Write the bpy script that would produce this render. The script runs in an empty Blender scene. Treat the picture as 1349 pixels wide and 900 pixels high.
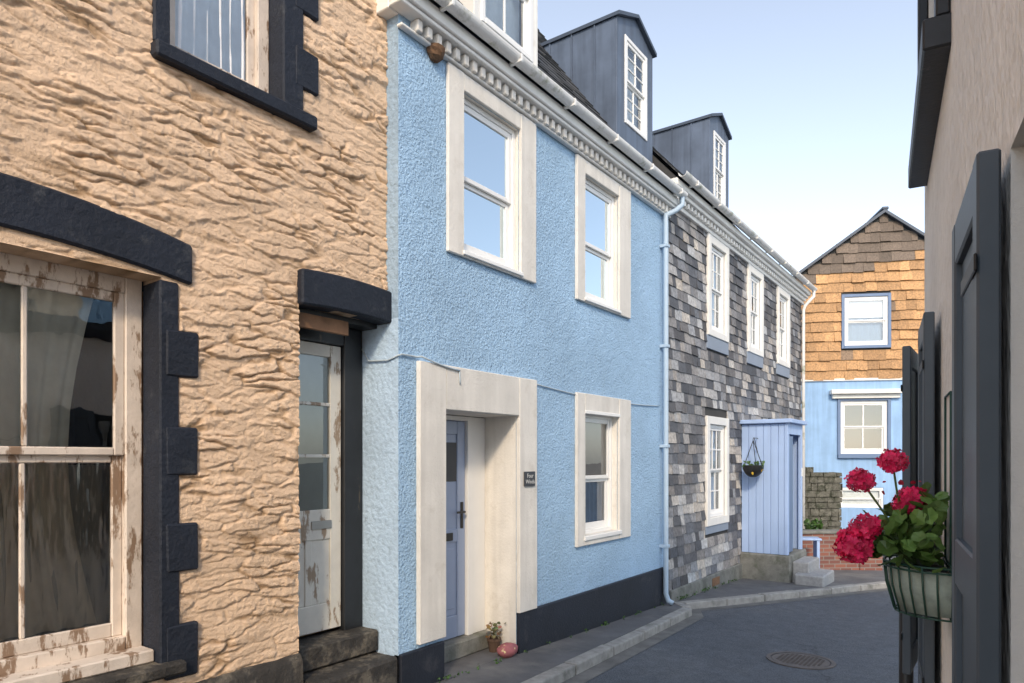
import bpy, math, random
from mathutils import Vector, Matrix, noise
random.seed(7)
R=random.random
def U(a,b): return a+(b-a)*R()
scene=bpy.context.scene
col=scene.collection

# ------------------------------------------------------------ materials
def new_mat(name):
    m=bpy.data.materials.new(name); m.use_nodes=True
    nt=m.node_tree; nt.nodes.clear()
    out=nt.nodes.new('ShaderNodeOutputMaterial')
    return m,nt,out
def N(nt,t,**kw):
    n=nt.nodes.new(t)
    for k,v in kw.items():
        if k in ('operation','blend_type','data_type','feature','distance','noise_dimensions','attribute_name','interpolation','wave_type','bands_direction'):
            setattr(n,k,v)
        else: n.inputs[k].default_value=v
    return n
def L(nt,a,b): nt.links.new(a,b)
def coords(nt,scale=(1,1,1)):
    tc=nt.nodes.new('ShaderNodeTexCoord'); mp=nt.nodes.new('ShaderNodeMapping')
    mp.inputs['Scale'].default_value=scale
    L(nt,tc.outputs['Object'],mp.inputs['Vector']); return mp.outputs['Vector']
def ramp(nt,src,stops):
    r=nt.nodes.new('ShaderNodeValToRGB'); e=r.color_ramp.elements
    e[0].position=stops[0][0]; e[0].color=tuple(stops[0][1])+(1,)
    e[1].position=stops[-1][0]; e[1].color=tuple(stops[-1][1])+(1,)
    for p,c in stops[1:-1]:
        x=e.new(p); x.color=tuple(c)+(1,)
    L(nt,src,r.inputs['Fac']); return r.outputs['Color']
def g(v): return (v,v,v)
def mix(nt,fac,a,b,mode='MIX'):
    m=nt.nodes.new('ShaderNodeMix'); m.data_type='RGBA'; m.blend_type=mode
    if isinstance(fac,(int,float)): m.inputs['Factor'].default_value=fac
    else: L(nt,fac,m.inputs['Factor'])
    for s,i in ((a,6),(b,7)):
        if isinstance(s,tuple): m.inputs[i].default_value=s+(1,) if len(s)==3 else s
        else: L(nt,s,m.inputs[i])
    return m.outputs[2]
def mat(name,c,rough=.7,var=.12,vs=3.,bump=0.,bs=40.,bd=.01,metal=0.,c2=None,c2s=6.,c2t=(.55,.65),attr=None,streak=0.,rvar=0.,spec=.5,c2map=(1,1,1)):
    m,nt,out=new_mat(name)
    b=nt.nodes.new('ShaderNodeBsdfPrincipled'); L(nt,b.outputs[0],out.inputs[0])
    v=coords(nt)
    n1=N(nt,'ShaderNodeTexNoise',Scale=vs,Detail=6,Roughness=.6); L(nt,v,n1.inputs['Vector'])
    k=ramp(nt,n1.outputs['Fac'],[(.3,g(1-var)),(.7,g(1+var*.6))])
    if attr:
        a=nt.nodes.new('ShaderNodeAttribute'); a.attribute_name=attr; base=mix(nt,1.,a.outputs['Color'],k,'MULTIPLY')
    else: base=mix(nt,1.,tuple(c),k,'MULTIPLY')
    if streak:
        vv=coords(nt,(9,9,.7)); n3=N(nt,'ShaderNodeTexNoise',Scale=1.,Detail=5); L(nt,vv,n3.inputs['Vector'])
        kk=ramp(nt,n3.outputs['Fac'],[(.42,g(1-streak)),(.6,g(1.))])
        base=mix(nt,1.,base,kk,'MULTIPLY')
    if c2:
        v2=coords(nt,c2map)
        n2=N(nt,'ShaderNodeTexNoise',Scale=c2s,Detail=9,Roughness=.68); L(nt,v2,n2.inputs['Vector'])
        f=ramp(nt,n2.outputs['Fac'],[(c2t[0],g(0)),(c2t[1],g(1))])
        base=mix(nt,f,base,tuple(c2))
    L(nt,base,b.inputs['Base Color'])
    b.inputs['Roughness'].default_value=rough; b.inputs['Metallic'].default_value=metal
    b.inputs['Specular IOR Level'].default_value=spec
    if rvar:
        rr=nt.nodes.new('ShaderNodeMapRange'); rr.inputs[3].default_value=max(0,rough-rvar); rr.inputs[4].default_value=min(1,rough+rvar)
        L(nt,n1.outputs['Fac'],rr.inputs[0]); L(nt,rr.outputs[0],b.inputs['Roughness'])
    if bump:
        nb=N(nt,'ShaderNodeTexNoise',Scale=bs,Detail=6,Roughness=.65); L(nt,v,nb.inputs['Vector'])
        bp=N(nt,'ShaderNodeBump',Strength=bump,Distance=bd); L(nt,nb.outputs['Fac'],bp.inputs['Height']); L(nt,bp.outputs[0],b.inputs['Normal'])
    return m
def roughcast(name,c,dark,scale=38.,dist=.014,streak=.1,strength=1.,pit=.86,mp=(1,1,1)):
    m,nt,out=new_mat(name)
    b=nt.nodes.new('ShaderNodeBsdfPrincipled'); L(nt,b.outputs[0],out.inputs[0]); b.inputs['Roughness'].default_value=.85
    b.inputs['Specular IOR Level'].default_value=.25
    v=coords(nt,mp)
    nb=N(nt,'ShaderNodeTexNoise',Scale=scale,Detail=3,Roughness=.55); L(nt,v,nb.inputs['Vector'])
    nf=N(nt,'ShaderNodeTexNoise',Scale=scale*.22,Detail=4,Roughness=.6); L(nt,v,nf.inputs['Vector'])
    ma=nt.nodes.new('ShaderNodeMath'); ma.operation='MULTIPLY_ADD'; L(nt,nf.outputs['Fac'],ma.inputs[0]); ma.inputs[1].default_value=.9; L(nt,nb.outputs['Fac'],ma.inputs[2])
    bp=N(nt,'ShaderNodeBump',Strength=strength,Distance=dist); L(nt,ma.outputs[0],bp.inputs['Height']); L(nt,bp.outputs[0],b.inputs['Normal'])
    n1=N(nt,'ShaderNodeTexNoise',Scale=1.3,Detail=7,Roughness=.62); L(nt,v,n1.inputs['Vector'])
    k=ramp(nt,n1.outputs['Fac'],[(.32,g(.86)),(.68,g(1.05))]); base=mix(nt,1.,tuple(c),k,'MULTIPLY')
    kk=ramp(nt,nb.outputs['Fac'],[(.30,g(pit)),(.52,g(1.))]); base=mix(nt,1.,base,kk,'MULTIPLY')
    vv=coords(nt,(7,7,.5)); n3=N(nt,'ShaderNodeTexNoise',Scale=1.,Detail=6); L(nt,vv,n3.inputs['Vector'])
    ks=ramp(nt,n3.outputs['Fac'],[(.56,g(0)),(.8,g(1))])
    ms=nt.nodes.new('ShaderNodeMath'); ms.operation='MULTIPLY'; L(nt,ks,ms.inputs[0]); ms.inputs[1].default_value=streak*4
    base=mix(nt,ms.outputs[0],base,tuple(dark))
    L(nt,base,b.inputs['Base Color'])
    return m
def glass(name,refl=.5,tint=(.9,.95,1),rough=.01,wavy=.0,ws=3.,wm=(1,1,1),tr=(.9,.93,.93)):
    m,nt,out=new_mat(name)
    t=nt.nodes.new('ShaderNodeBsdfTransparent'); t.inputs[0].default_value=tr+(1,)
    gl=nt.nodes.new('ShaderNodeBsdfGlossy'); gl.inputs['Color'].default_value=tint+(1,); gl.inputs['Roughness'].default_value=rough
    fr=nt.nodes.new('ShaderNodeFresnel'); fr.inputs[0].default_value=1.5
    ad=nt.nodes.new('ShaderNodeMath'); ad.operation='ADD'; ad.use_clamp=True; L(nt,fr.outputs[0],ad.inputs[0]); ad.inputs[1].default_value=refl
    mx=nt.nodes.new('ShaderNodeMixShader'); L(nt,ad.outputs[0],mx.inputs[0]); L(nt,t.outputs[0],mx.inputs[1]); L(nt,gl.outputs[0],mx.inputs[2]); L(nt,mx.outputs[0],out.inputs[0])
    if wavy:
        v=coords(nt,wm); nb=N(nt,'ShaderNodeTexNoise',Scale=ws,Detail=2); L(nt,v,nb.inputs['Vector'])
        bp=N(nt,'ShaderNodeBump',Strength=1.,Distance=wavy); L(nt,nb.outputs['Fac'],bp.inputs['Height']); L(nt,bp.outputs[0],gl.inputs['Normal'])
    return m

M={}
M['peach']=mat('peach_masonry_paint',(1,1,1),.85,.14,2.2,1.,80,.008,attr='Col',c2=(.62,.47,.34),c2s=5,c2t=(.62,.80),streak=.06,spec=.25)
M['blue']=roughcast('pale_blue_roughcast',(.395,.585,.80),(.34,.44,.54),46,.022,.03,1.,.78)
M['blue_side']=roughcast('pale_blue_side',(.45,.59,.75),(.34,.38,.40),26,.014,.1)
M['blue_side_upper']=roughcast('shaded_blue_side',(.31,.42,.54),(.18,.20,.22),26,.016,.10)  # darker copy of the side blue; the upper return's shade put into its colour
M['cream']=roughcast('cream_render',(.93,.88,.81),(.72,.66,.58),30,.022,.03,1.,.93,(1,1,.5))
M['white']=mat('white_paint',(.80,.79,.76),.55,.08,4,.15,90,.002,c2=(.60,.56,.50),c2s=5,c2t=(.62,.8))
M['whitetrim']=mat('white_trim_render',(.77,.74,.69),.8,.10,3,.8,45,.006,c2=(.55,.51,.45),c2s=4,c2t=(.56,.8),streak=.10)
M['upvc']=mat('white_frame',(.82,.82,.81),.35,.04,4)
M['peel']=mat('peeling_cream_paint',(.70,.61,.53),.7,.16,6,.9,30,.004,c2=(.27,.18,.12),c2s=11,c2t=(.53,.58),c2map=(1,1,.3))
M['peelwhite']=mat('peeling_white_paint',(.72,.70,.64),.7,.1,6,.6,40,.003,c2=(.33,.25,.18),c2s=7,c2t=(.54,.58),c2map=(1,1,.35))
M['black']=mat('black_masonry_paint',(.016,.021,.034),.6,.3,3,.8,24,.016,c2=(.05,.055,.065),c2s=8,c2t=(.58,.72),rvar=.15,spec=.3)
M['blackwood']=mat('black_wood_paint',(.016,.018,.022),.45,.3,8,.4,60,.003,c2=(.10,.08,.06),c2s=9,c2t=(.62,.68),c2map=(1,1,.3))
M['plinth']=mat('dark_navy_plinth',(.010,.014,.026),.6,.3,2,.7,50,.006,c2=(.06,.06,.07),c2s=3,c2t=(.58,.8))
M['dstone']=mat('dark_stained_stone',(.05,.045,.04),.8,.5,5,1.,14,.03,c2=(.16,.14,.11),c2s=5,c2t=(.5,.62))
M['lead']=mat('grey_blue_zinc',(.11,.145,.21),.5,.25,2.5,.1,10,.003,streak=.25,rvar=.1)
M['leaddark']=mat('dark_zinc_edge',(.055,.075,.11),.5,.15,4)
M['slate']=mat('slate_attr',(1,1,1),.62,.45,22,.8,60,.006,attr='Col',rvar=.15,spec=.4)
M['backing']=mat('dark_mortar',(.05,.05,.05),.9,.2)
M['door']=mat('slate_blue_door_paint',(.34,.41,.56),.4,.04,5)
M['greypaint']=mat('grey_blue_shutter_paint',(.07,.09,.112),.45,.1,5,.2,50,.002)
M['dkpaint']=mat('charcoal_shutter_paint',(.03,.04,.05),.45,.08,5,.2,50,.002)
M['porch']=mat('pale_blue_boards',(.38,.52,.80),.5,.05,3,streak=.06)
M['trimblue']=mat('blue_grey_trim',(.13,.20,.34),.5,.06,3)
M['apron']=mat('grey_sill_band',(.25,.30,.38),.6,.08,3)
M['interior']=mat('dark_interior',(.04,.036,.032),.9,.3)
M['curtain']=mat('net_curtain',(.92,.93,.95),.9,.08,9)
M['curtaincream']=mat('cream_curtain',(.76,.76,.68),.9,.15,7)
M['frostback']=mat('frosted_backing',(.36,.38,.35),.9,.12,5)
M['blind']=mat('brown_blind',(.50,.40,.34),.8,.05,9)
M['bluecurtain']=mat('blue_curtain',(.22,.30,.42),.9,.1,9)
M['glass']=glass('window_glass',.72,tint=(.80,.92,1))
M['glassdim']=glass('window_glass_dim',.10,wavy=.001)
M['glassold']=glass('old_wavy_glass',.12,wavy=.002,ws=4)
M['glassfrost']=glass('reeded_glass',.14,rough=.10,wavy=.008,ws=16,wm=(1,1,.25),tr=(.78,.73,.65))
M['pipe']=mat('pale_blue_pipe',(.42,.54,.67),.45,.08,4)
M['gutter']=mat('white_gutter',(.78,.78,.77),.4,.05,4,c2=(.35,.37,.28),c2s=5,c2t=(.55,.70))
M['cable']=mat('grey_cable',(.44,.52,.58),.6)
M['iron']=mat('black_iron',(.015,.016,.018),.45)
M['brass']=mat('dull_metal',(.35,.34,.33),.35,metal=.9)
M['concrete']=mat('kerb_granite',(.36,.345,.32),.85,.25,9,.5,60,.004,c2=(.16,.16,.14),c2s=4,c2t=(.53,.72))
M['pave']=mat('pavement_tarmac',(.135,.135,.14),.85,.3,2.2,.8,110,.007,c2=(.22,.215,.20),c2s=1.7,c2t=(.5,.75))
M['gutterstrip']=mat('road_channel',(.17,.165,.155),.85,.35,5,.6,90,.005)
M['wetstone']=mat('grey_stone',(.22,.22,.20),.85,.3,7,.8,30,.01,c2=(.10,.11,.08),c2s=5,c2t=(.5,.7))
M['oldstone']=mat('old_garden_wall_stone',(.15,.145,.12),.9,.5,6,1.,14,.05,c2=(.06,.065,.045),c2s=5,c2t=(.48,.6))
M['granite']=mat('granite_step',(.36,.36,.36),.8,.2,20,.4,80,.003)
M['ground']=mat('ground_earth',(.09,.09,.08),.95,.3,1,.5,20,.02)
M['terra']=mat('terracotta_pot',(.10,.06,.04),.8,.15,9)
M['leaf']=mat('leaf',(1,1,1),.5,.15,30,attr='Col')
M['petal']=mat('petal',(1,1,1),.55,.08,40,attr='Col')
M['wire']=mat('green_wire',(.02,.07,.05),.45)
M['liner']=mat('pale_liner_fabric',(.36,.42,.36),.8,.35,20,.4,40,.004)
M['wood']=mat('weathered_wood',(.24,.13,.07),.8,.3,9,.4,40,.003,c2map=(1,.2,1))
M['signtext']=mat('sign_lettering',(.7,.7,.68),.6)
M['slateplaque']=mat('slate_plaque',(.04,.045,.055),.5)

def asphalt():
    m,nt,out=new_mat('asphalt')
    b=nt.nodes.new('ShaderNodeBsdfPrincipled'); L(nt,b.outputs[0],out.inputs[0])
    v=coords(nt)
    n1=N(nt,'ShaderNodeTexNoise',Scale=.9,Detail=6,Roughness=.6); L(nt,v,n1.inputs['Vector'])
    base=ramp(nt,n1.outputs['Fac'],[(.3,(.070,.080,.095)),(.5,(.092,.102,.118)),(.7,(.125,.132,.142))])
    vo=N(nt,'ShaderNodeTexVoronoi',Scale=110); L(nt,v,vo.inputs['Vector'])
    k=ramp(nt,vo.outputs['Color'],[(.1,g(.65)),(.9,g(1.4))]); base=mix(nt,1.,base,k,'MULTIPLY')
    n4=N(nt,'ShaderNodeTexNoise',Scale=7,Detail=8,Roughness=.7); L(nt,v,n4.inputs['Vector'])
    k4=ramp(nt,n4.outputs['Fac'],[(.35,g(.8)),(.65,g(1.15))]); base=mix(nt,1.,base,k4,'MULTIPLY')
    wv=N(nt,'ShaderNodeTexNoise',Scale=2.5,Detail=4); L(nt,v,wv.inputs['Vector']); w2=mix(nt,.25,v,wv.outputs['Color'],'LINEAR_LIGHT')
    cr=N(nt,'ShaderNodeTexVoronoi',Scale=.35,feature='DISTANCE_TO_EDGE'); L(nt,w2,cr.inputs['Vector'])
    ck=ramp(nt,cr.outputs['Distance'],[(.0,g(.55)),(.005,g(1.))]); base=mix(nt,1.,base,ck,'MULTIPLY')
    L(nt,base,b.inputs['Base Color'])
    rr=nt.nodes.new('ShaderNodeMapRange'); rr.inputs[3].default_value=.5; rr.inputs[4].default_value=.85; L(nt,n1.outputs['Fac'],rr.inputs[0]); L(nt,rr.outputs[0],b.inputs['Roughness'])
    bp=N(nt,'ShaderNodeBump',Strength=.7,Distance=.006); L(nt,vo.outputs['Distance'],bp.inputs['Height']); L(nt,bp.outputs[0],b.inputs['Normal'])
    return m
M['asphalt']=asphalt()
def brickmat():
    m,nt,out=new_mat('red_brick')
    b=nt.nodes.new('ShaderNodeBsdfPrincipled'); L(nt,b.outputs[0],out.inputs[0]); b.inputs['Roughness'].default_value=.85
    tc=nt.nodes.new('ShaderNodeTexCoord'); sp=nt.nodes.new('ShaderNodeSeparateXYZ'); L(nt,tc.outputs['Object'],sp.inputs[0])
    ad=nt.nodes.new('ShaderNodeMath'); L(nt,sp.outputs[0],ad.inputs[0]); L(nt,sp.outputs[1],ad.inputs[1])
    cb=nt.nodes.new('ShaderNodeCombineXYZ'); L(nt,ad.outputs[0],cb.inputs[0]); L(nt,sp.outputs[2],cb.inputs[1])
    br=nt.nodes.new('ShaderNodeTexBrick'); br.inputs['Scale'].default_value=1; br.inputs['Brick Width'].default_value=.22; br.inputs['Row Height'].default_value=.075; br.inputs['Mortar Size'].default_value=.008
    br.inputs['Color1'].default_value=(.26,.10,.07,1); br.inputs['Color2'].default_value=(.16,.07,.06,1); br.inputs['Mortar'].default_value=(.22,.20,.18,1)
    L(nt,cb.outputs[0],br.inputs['Vector']); L(nt,br.outputs['Color'],b.inputs['Base Color'])
    return m
M['brick']=brickmat()

# ------------------------------------------------------------ mesh helpers
def empty(name,loc=(0,0,0),rot=(0,0,0)):
    o=bpy.data.objects.new(name,None); col.objects.link(o); o.location=loc; o.rotation_euler=rot; return o
def mobj(name,verts,faces,m,parent=None,smooth=False,bevel=0,midx=None,seg=1):
    me=bpy.data.meshes.new(name); me.from_pydata([tuple(v) for v in verts],[],faces); me.update()
    ms=m if isinstance(m,(list,tuple)) else [m]
    for k in ms: me.materials.append(M[k] if isinstance(k,str) else k)
    if midx:
        for p,i in zip(me.polygons,midx): p.material_index=i
    if smooth:
        for p in me.polygons: p.use_smooth=True
    o=bpy.data.objects.new(name,me); col.objects.link(o)
    if parent: o.parent=parent
    if bevel:
        b=o.modifiers.new('b','BEVEL'); b.width=bevel; b.segments=seg; b.limit_method='ANGLE'; b.angle_limit=math.radians(40)
    return o
BF=[(0,3,2,1),(4,5,6,7),(0,1,5,4),(1,2,6,5),(2,3,7,6),(3,0,4,7)]
def boxes(name,lst,m,parent=None,bevel=.004,jit=0):
    vs=[];fs=[]
    for (x0,x1,y0,y1,z0,z1) in lst:
        if x0>x1:x0,x1=x1,x0
        if y0>y1:y0,y1=y1,y0
        if z0>z1:z0,z1=z1,z0
        b=len(vs)
        for p in ((x0,y0,z0),(x1,y0,z0),(x1,y1,z0),(x0,y1,z0),(x0,y0,z1),(x1,y0,z1),(x1,y1,z1),(x0,y1,z1)):
            vs.append([c+U(-jit,jit) for c in p])
        fs+= [tuple(b+i for i in f) for f in BF]
    return mobj(name,vs,fs,m,parent,bevel=bevel)
def tube(name,paths,r,m,parent=None,n=8,closed=False):
    vs=[];fs=[]
    for path in paths:
        P=[Vector(p) for p in path]; b=len(vs)
        prev=None
        for i,p in enumerate(P):
            d=(P[min(i+1,len(P)-1)]-P[max(i-1,0)]).normalized()
            if prev is None:
                a=d.cross(Vector((0,0,1))) 
                if a.length<.05: a=d.cross(Vector((1,0,0)))
            else:
                a=prev-d*prev.dot(d)
            a.normalize(); prev=a; c=d.cross(a)
            rr=r[i] if isinstance(r,(list,tuple)) else r
            for k in range(n):
                t=2*math.pi*k/n; vs.append(p+(a*math.cos(t)+c*math.sin(t))*rr)
        for i in range(len(P)-1):
            for k in range(n):
                k2=(k+1)%n; fs.append((b+i*n+k,b+i*n+k2,b+(i+1)*n+k2,b+(i+1)*n+k))
        fs.append(tuple(b+k for k in range(n))[::-1]); fs.append(tuple(b+(len(P)-1)*n+k for k in range(n)))
    return mobj(name,vs,fs,m,parent,smooth=True)
def wall(name,x,y0,y1,z0,z1,ops,m,parent,depth=.2,mrev=None):
    ys=sorted({y0,y1}|{v for o in ops for v in o[:2]}); zs=sorted({z0,z1}|{v for o in ops for v in o[2:4]})
    vs=[];fs=[];mi=[]
    def q(a,b,c,d,i=0):
        n=len(vs); vs.extend([a,b,c,d]); fs.append((n,n+1,n+2,n+3)); mi.append(i)
    for i in range(len(ys)-1):
        for j in range(len(zs)-1):
            cy=(ys[i]+ys[i+1])/2; cz=(zs[j]+zs[j+1])/2
            if any(o[0]<cy<o[1] and o[2]<cz<o[3] for o in ops): continue
            q((x,ys[i],zs[j]),(x,ys[i+1],zs[j]),(x,ys[i+1],zs[j+1]),(x,ys[i],zs[j+1]))
    for o in ops:
        a,b,c,d=o[:4]; dd=o[4] if len(o)>4 else depth; xb=x-dd
        q((x,a,c),(x,a,d),(xb,a,d),(xb,a,c),1); q((x,b,d),(x,b,c),(xb,b,c),(xb,b,d),1)
        q((x,a,d),(x,b,d),(xb,b,d),(xb,a,d),1); q((x,b,c),(x,a,c),(xb,a,c),(xb,b,c),1)
    return mobj(name,vs,fs,[m,mrev or m],parent,midx=mi)
def curtain(parent,x,ya,yb,za,zb,m,waves=9,amp=.02,name='curtain',pinch=0):
    vs=[];fs=[];n=int(waves*8);nz=8
    for j in range(nz+1):
        tz=j/nz
        for i in range(n+1):
            t=i/n; y=ya+(yb-ya)*t
            if pinch: y=ya+(yb-ya)*t*(1-pinch*math.sin(math.pi*(1-tz))*.6)
            vs.append((x+amp*math.sin(t*waves*2*math.pi+.6*math.sin(t*9)+1.5*noise.noise(Vector((t*4,tz*2,5))))*(1-.3*tz)+.006*noise.noise(Vector((t*20,tz*3,1))),y,za+(zb-za)*tz))
    for j in range(nz):
        for i in range(n):
            a=j*(n+1)+i; fs.append((a,a+1,a+n+2,a+n+1))
    return mobj(name,vs,fs,m,parent,smooth=True)
def room(parent,x,y0,y1,z0,z1,d=.8,m='interior'):
    a=(x,y0,z0);b=(x,y1,z0);c=(x,y1,z1);e=(x,y0,z1)
    v=[a,b,c,e]+[(p[0]-d,p[1],p[2]) for p in (a,b,c,e)]
    return mobj('room_interior',v,[(4,5,6,7),(0,4,7,3),(1,2,6,5),(3,7,6,2),(0,1,5,4)],m,parent)
def window(parent,x,y0,y1,z0,z1,fw=.05,sw=.045,rz=None,tc=1,tr=1,bc=1,br=1,mf='upvc',mg='glass',mg2=None,bw=.02,name='window',dosill=None,bev=.004):
    if rz is None: rz=(z0+z1)/2
    Ls=[(x-.08,x,y0,y0+fw,z0,z1),(x-.08,x,y1-fw,y1,z0,z1),(x-.08,x-.001,y0+fw,y1-fw,z1-fw,z1),(x-.08,x+.003,y0+fw,y1-fw,z0,z0+fw)]
    gl=[]
    for k,(za,zb,xo,c,r) in enumerate([(rz,z1-fw,x-.012,tc,tr),(z0+fw,rz+.004,x-.040,bc,br)]):
        ya=y0+fw; yb=y1-fw; xi=xo-.028
        Ls+=[(xi,xo,ya,ya+sw,za,zb),(xi,xo,yb-sw,yb,za,zb)]
        lo=sw if k==1 else sw*.8; hi=sw if k==0 else sw*.8
        Ls+=[(xi,xo-.001,ya+sw,yb-sw,za,za+lo*(1.4 if k==1 else 1)),(xi,xo-.001,ya+sw,yb-sw,zb-hi,zb)]
        ga,gb,gc,gd=ya+sw,yb-sw,za+lo*(1.4 if k==1 else 1),zb-hi
        for i in range(1,c):
            yc=ga+(gb-ga)*i/c; Ls.append((xi+.002,xo-.004,yc-bw/2,yc+bw/2,gc,gd))
        for i in range(1,r):
            zc=gc+(gd-gc)*i/r; Ls.append((xi+.004,xo-.006,ga,gb,zc-bw/2,zc+bw/2))
        xg=xo-.016
        gl.append([(xg,ga,gc),(xg,gb,gc),(xg,gb,gd),(xg,ga,gd)])
    o=boxes(name+'_frame',Ls,mf,parent,bevel=bev)
    mobj(name+'_glass_upper',gl[0],[(0,1,2,3)],mg,parent); mobj(name+'_glass_lower',gl[1],[(0,1,2,3)],mg2 or mg,parent)
    room(parent,x-.079,y0+.003,y1-.003,z0+.003,z1-.003)
    return o
def tiles(name,org,Uv,Vv,Nv,rows,h,w,t,pal,parent,rng,ops=(),jit=.15,m='slate',stag=.5,drop=1.):
    org=Vector(org);Uv=Vector(Uv);Vv=Vector(Vv);Nv=Vector(Nv)
    vs=[];fs=[];cs=[]
    for r in range(rows):
        v0=r*h; v1=v0+h; a,b=rng((v0+v1)/2)
        if b-a<.03: continue
        iv=[(a,b)]
        for (ua,ub,va,vb) in ops:
            if vb-.01<=v0+.0 or va>=v1-.01: continue
            ni=[]
            for (p,q) in iv:
                if ub<=p or ua>=q: ni.append((p,q)); continue
                if p<ua: ni.append((p,ua))
                if q>ub: ni.append((ub,q))
            iv=ni
        u=a-w*(stag if r%2 else 0)-U(0,.4)*w
        while u<b:
            ww=w*U(1-jit*1.5,1+jit*1.5); u1=u+ww
            c=pal(u,v0); tt=t*U(.6,1.6); dv=U(-.010,.005)*h/.18*drop; sk=U(-.005,.005)*drop
            for (p,q) in iv:
                s=max(u,p)+.0015; e=min(u1,q)-.0015
                if e-s<.01: continue
                bI=len(vs)
                for (uu,vv,nn) in ((s,v0+dv,tt),(e,v0+dv+sk,tt*U(.8,1.2)),(e,v1+.003,.003),(s,v1+.003,.003),(s,v0+dv,0),(e,v0+dv+sk,0)):
                    vs.append(org+Uv*uu+Vv*vv+Nv*nn)
                for f in ((0,1,2,3),(4,5,1,0),(4,0,3),(5,2,1)):
                    fs.append(tuple(bI+i for i in f)); cs.append(c)
            u=u1
    o=mobj(name,vs,fs,m,parent)
    ca=o.data.color_attributes.new('Col','FLOAT_COLOR','CORNER')
    for p,c in zip(o.data.polygons,cs):
        for li in p.loop_indices: ca.data[li].color=(c[0],c[1],c[2],1)
    return o
def slate_wall_pal(u,v):
    k=noise.noise(Vector((u*.8,v*.8,3)))+.5*noise.noise(Vector((u*2.2,v*2.2,13)))
    t=R()**1.05+(.08 if v<2.6 else 0)-(.10 if v>3.6 else 0)-k*.30
    t=max(0,min(1,t)); b=.075+.33*t*t+.13*t
    warm=U(-.06,.07)+.07*(t-.35)
    return (b*(1+warm),b,b*(1.11-warm*1.2-.11*t))
def dark_pal(u,v):
    b=U(.05,.09); return (b,b*1.03,b*1.08)
def tile_pal(u,v):
    k=noise.noise(Vector((u*.9,v*.9,9)))
    b=U(.75,1.15)*(1+k*.3)
    if R()<.07: return (.24*b,.165*b,.11*b)
    return (.50*b,.285*b,.13*b)

# ------------------------------------------------------------ ground
def P(y):
    y=max(-30,min(40,y)); return .13-.033*y
ys=[-400,-30,-10,0,10,20,40,400]
def sheet(name,xa,xb,dz,m):
    vs=[];fs=[]
    for y in ys: vs+=[(xa,y,P(y)+dz),(xb,y,P(y)+dz)]
    for i in range(len(ys)-1): fs.append((2*i,2*i+1,2*i+3,2*i+2))
    return mobj(name,vs,fs,m)
sheet('ground',-400,400,-.098,'ground')
def poly(name,pts,top,bot,m,parent=None,bevel=0):
    n=len(pts); vs=[(x,y,P(y)+top) for x,y in pts]+[(x,y,P(y)+bot) for x,y in pts]
    fs=[tuple(range(n))]+[(i,n+i,n+(i+1)%n,(i+1)%n) for i in range(n)]
    return mobj(name,vs,fs,m,parent,bevel=bevel)
rd=[(.1,-28),(6,-28),(6,3.5),(6.5,8),(9,13),(18,30),(12,34),(1.0,16),(.0,9),(.1,0)]
mobj('road',[(x,y,P(y)-.09) for x,y in rd],[tuple(range(len(rd)))],'asphalt')
poly('pavement',[(-.6,-12),(.62,-12),(.60,3.5),(.30,8.35),(.02,8.62),(-.6,8.62)],0,-.1,'pave')
poly('pavement',[(-.6,8.63),(.10,8.66),(.42,9.4),(1.04,10.8),(1.95,12.85),(4.4,17.5),(8,24),(8,30),(-6,30),(-6,15.9),(-.6,15.9)],-.004,-.1,'pave')
def kerb(name,pl,w,top,seglen=.85):
    vs=[];fs=[]
    for a,b in zip(pl[:-1],pl[1:]):
        a=Vector(a);b=Vector(b);d=b-a;n=max(1,round(d.length/seglen)); dn=d.normalized(); nr=Vector((dn.y,-dn.x))
        for i in range(n):
            p=a+d*(i/n)+dn*.006; q=a+d*((i+1)/n)-dn*.006; bI=len(vs); hh=U(-.005,.006)
            for z in (-.12,top+hh):
                for s in (p,q,q+nr*w,p+nr*w): vs.append((s.x,s.y,P(s.y)+z))
            fs+=[tuple(bI+i for i in f) for f in BF]
    o=mobj(name,vs,fs,'concrete',bevel=.015,seg=2); return o
kerb('kerb',[(.60,-6),(.60,3.5),(.30,8.35),(.04,8.6)],.13,.006)
kerb('kerb',[(.10,8.70),(.42,9.4),(1.04,10.8),(1.95,12.85),(4.4,17.5)],.14,.006,.7)
def channel(pl,w):
    vs=[];fs=[]
    for a in pl:
        vs+=[(a[0],a[1],P(a[1])-.085),(a[0]+w,a[1]-.02,P(a[1])-.085)]
    for i in range(len(pl)-1): fs.append((2*i,2*i+1,2*i+3,2*i+2))
    return mobj('road_channel',vs,fs,'gutterstrip')
channel([(.73,-6),(.73,3.5),(.43,8.35),(.24,8.75),(.56,9.35),(1.18,10.75),(2.09,12.8)],.16)
poly('pavement',[(3.15,2.6),(3.8,2.6),(3.9,4.2),(3.15,6.4),(2.95,5.0)],-.03,-.1,'concrete')

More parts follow.
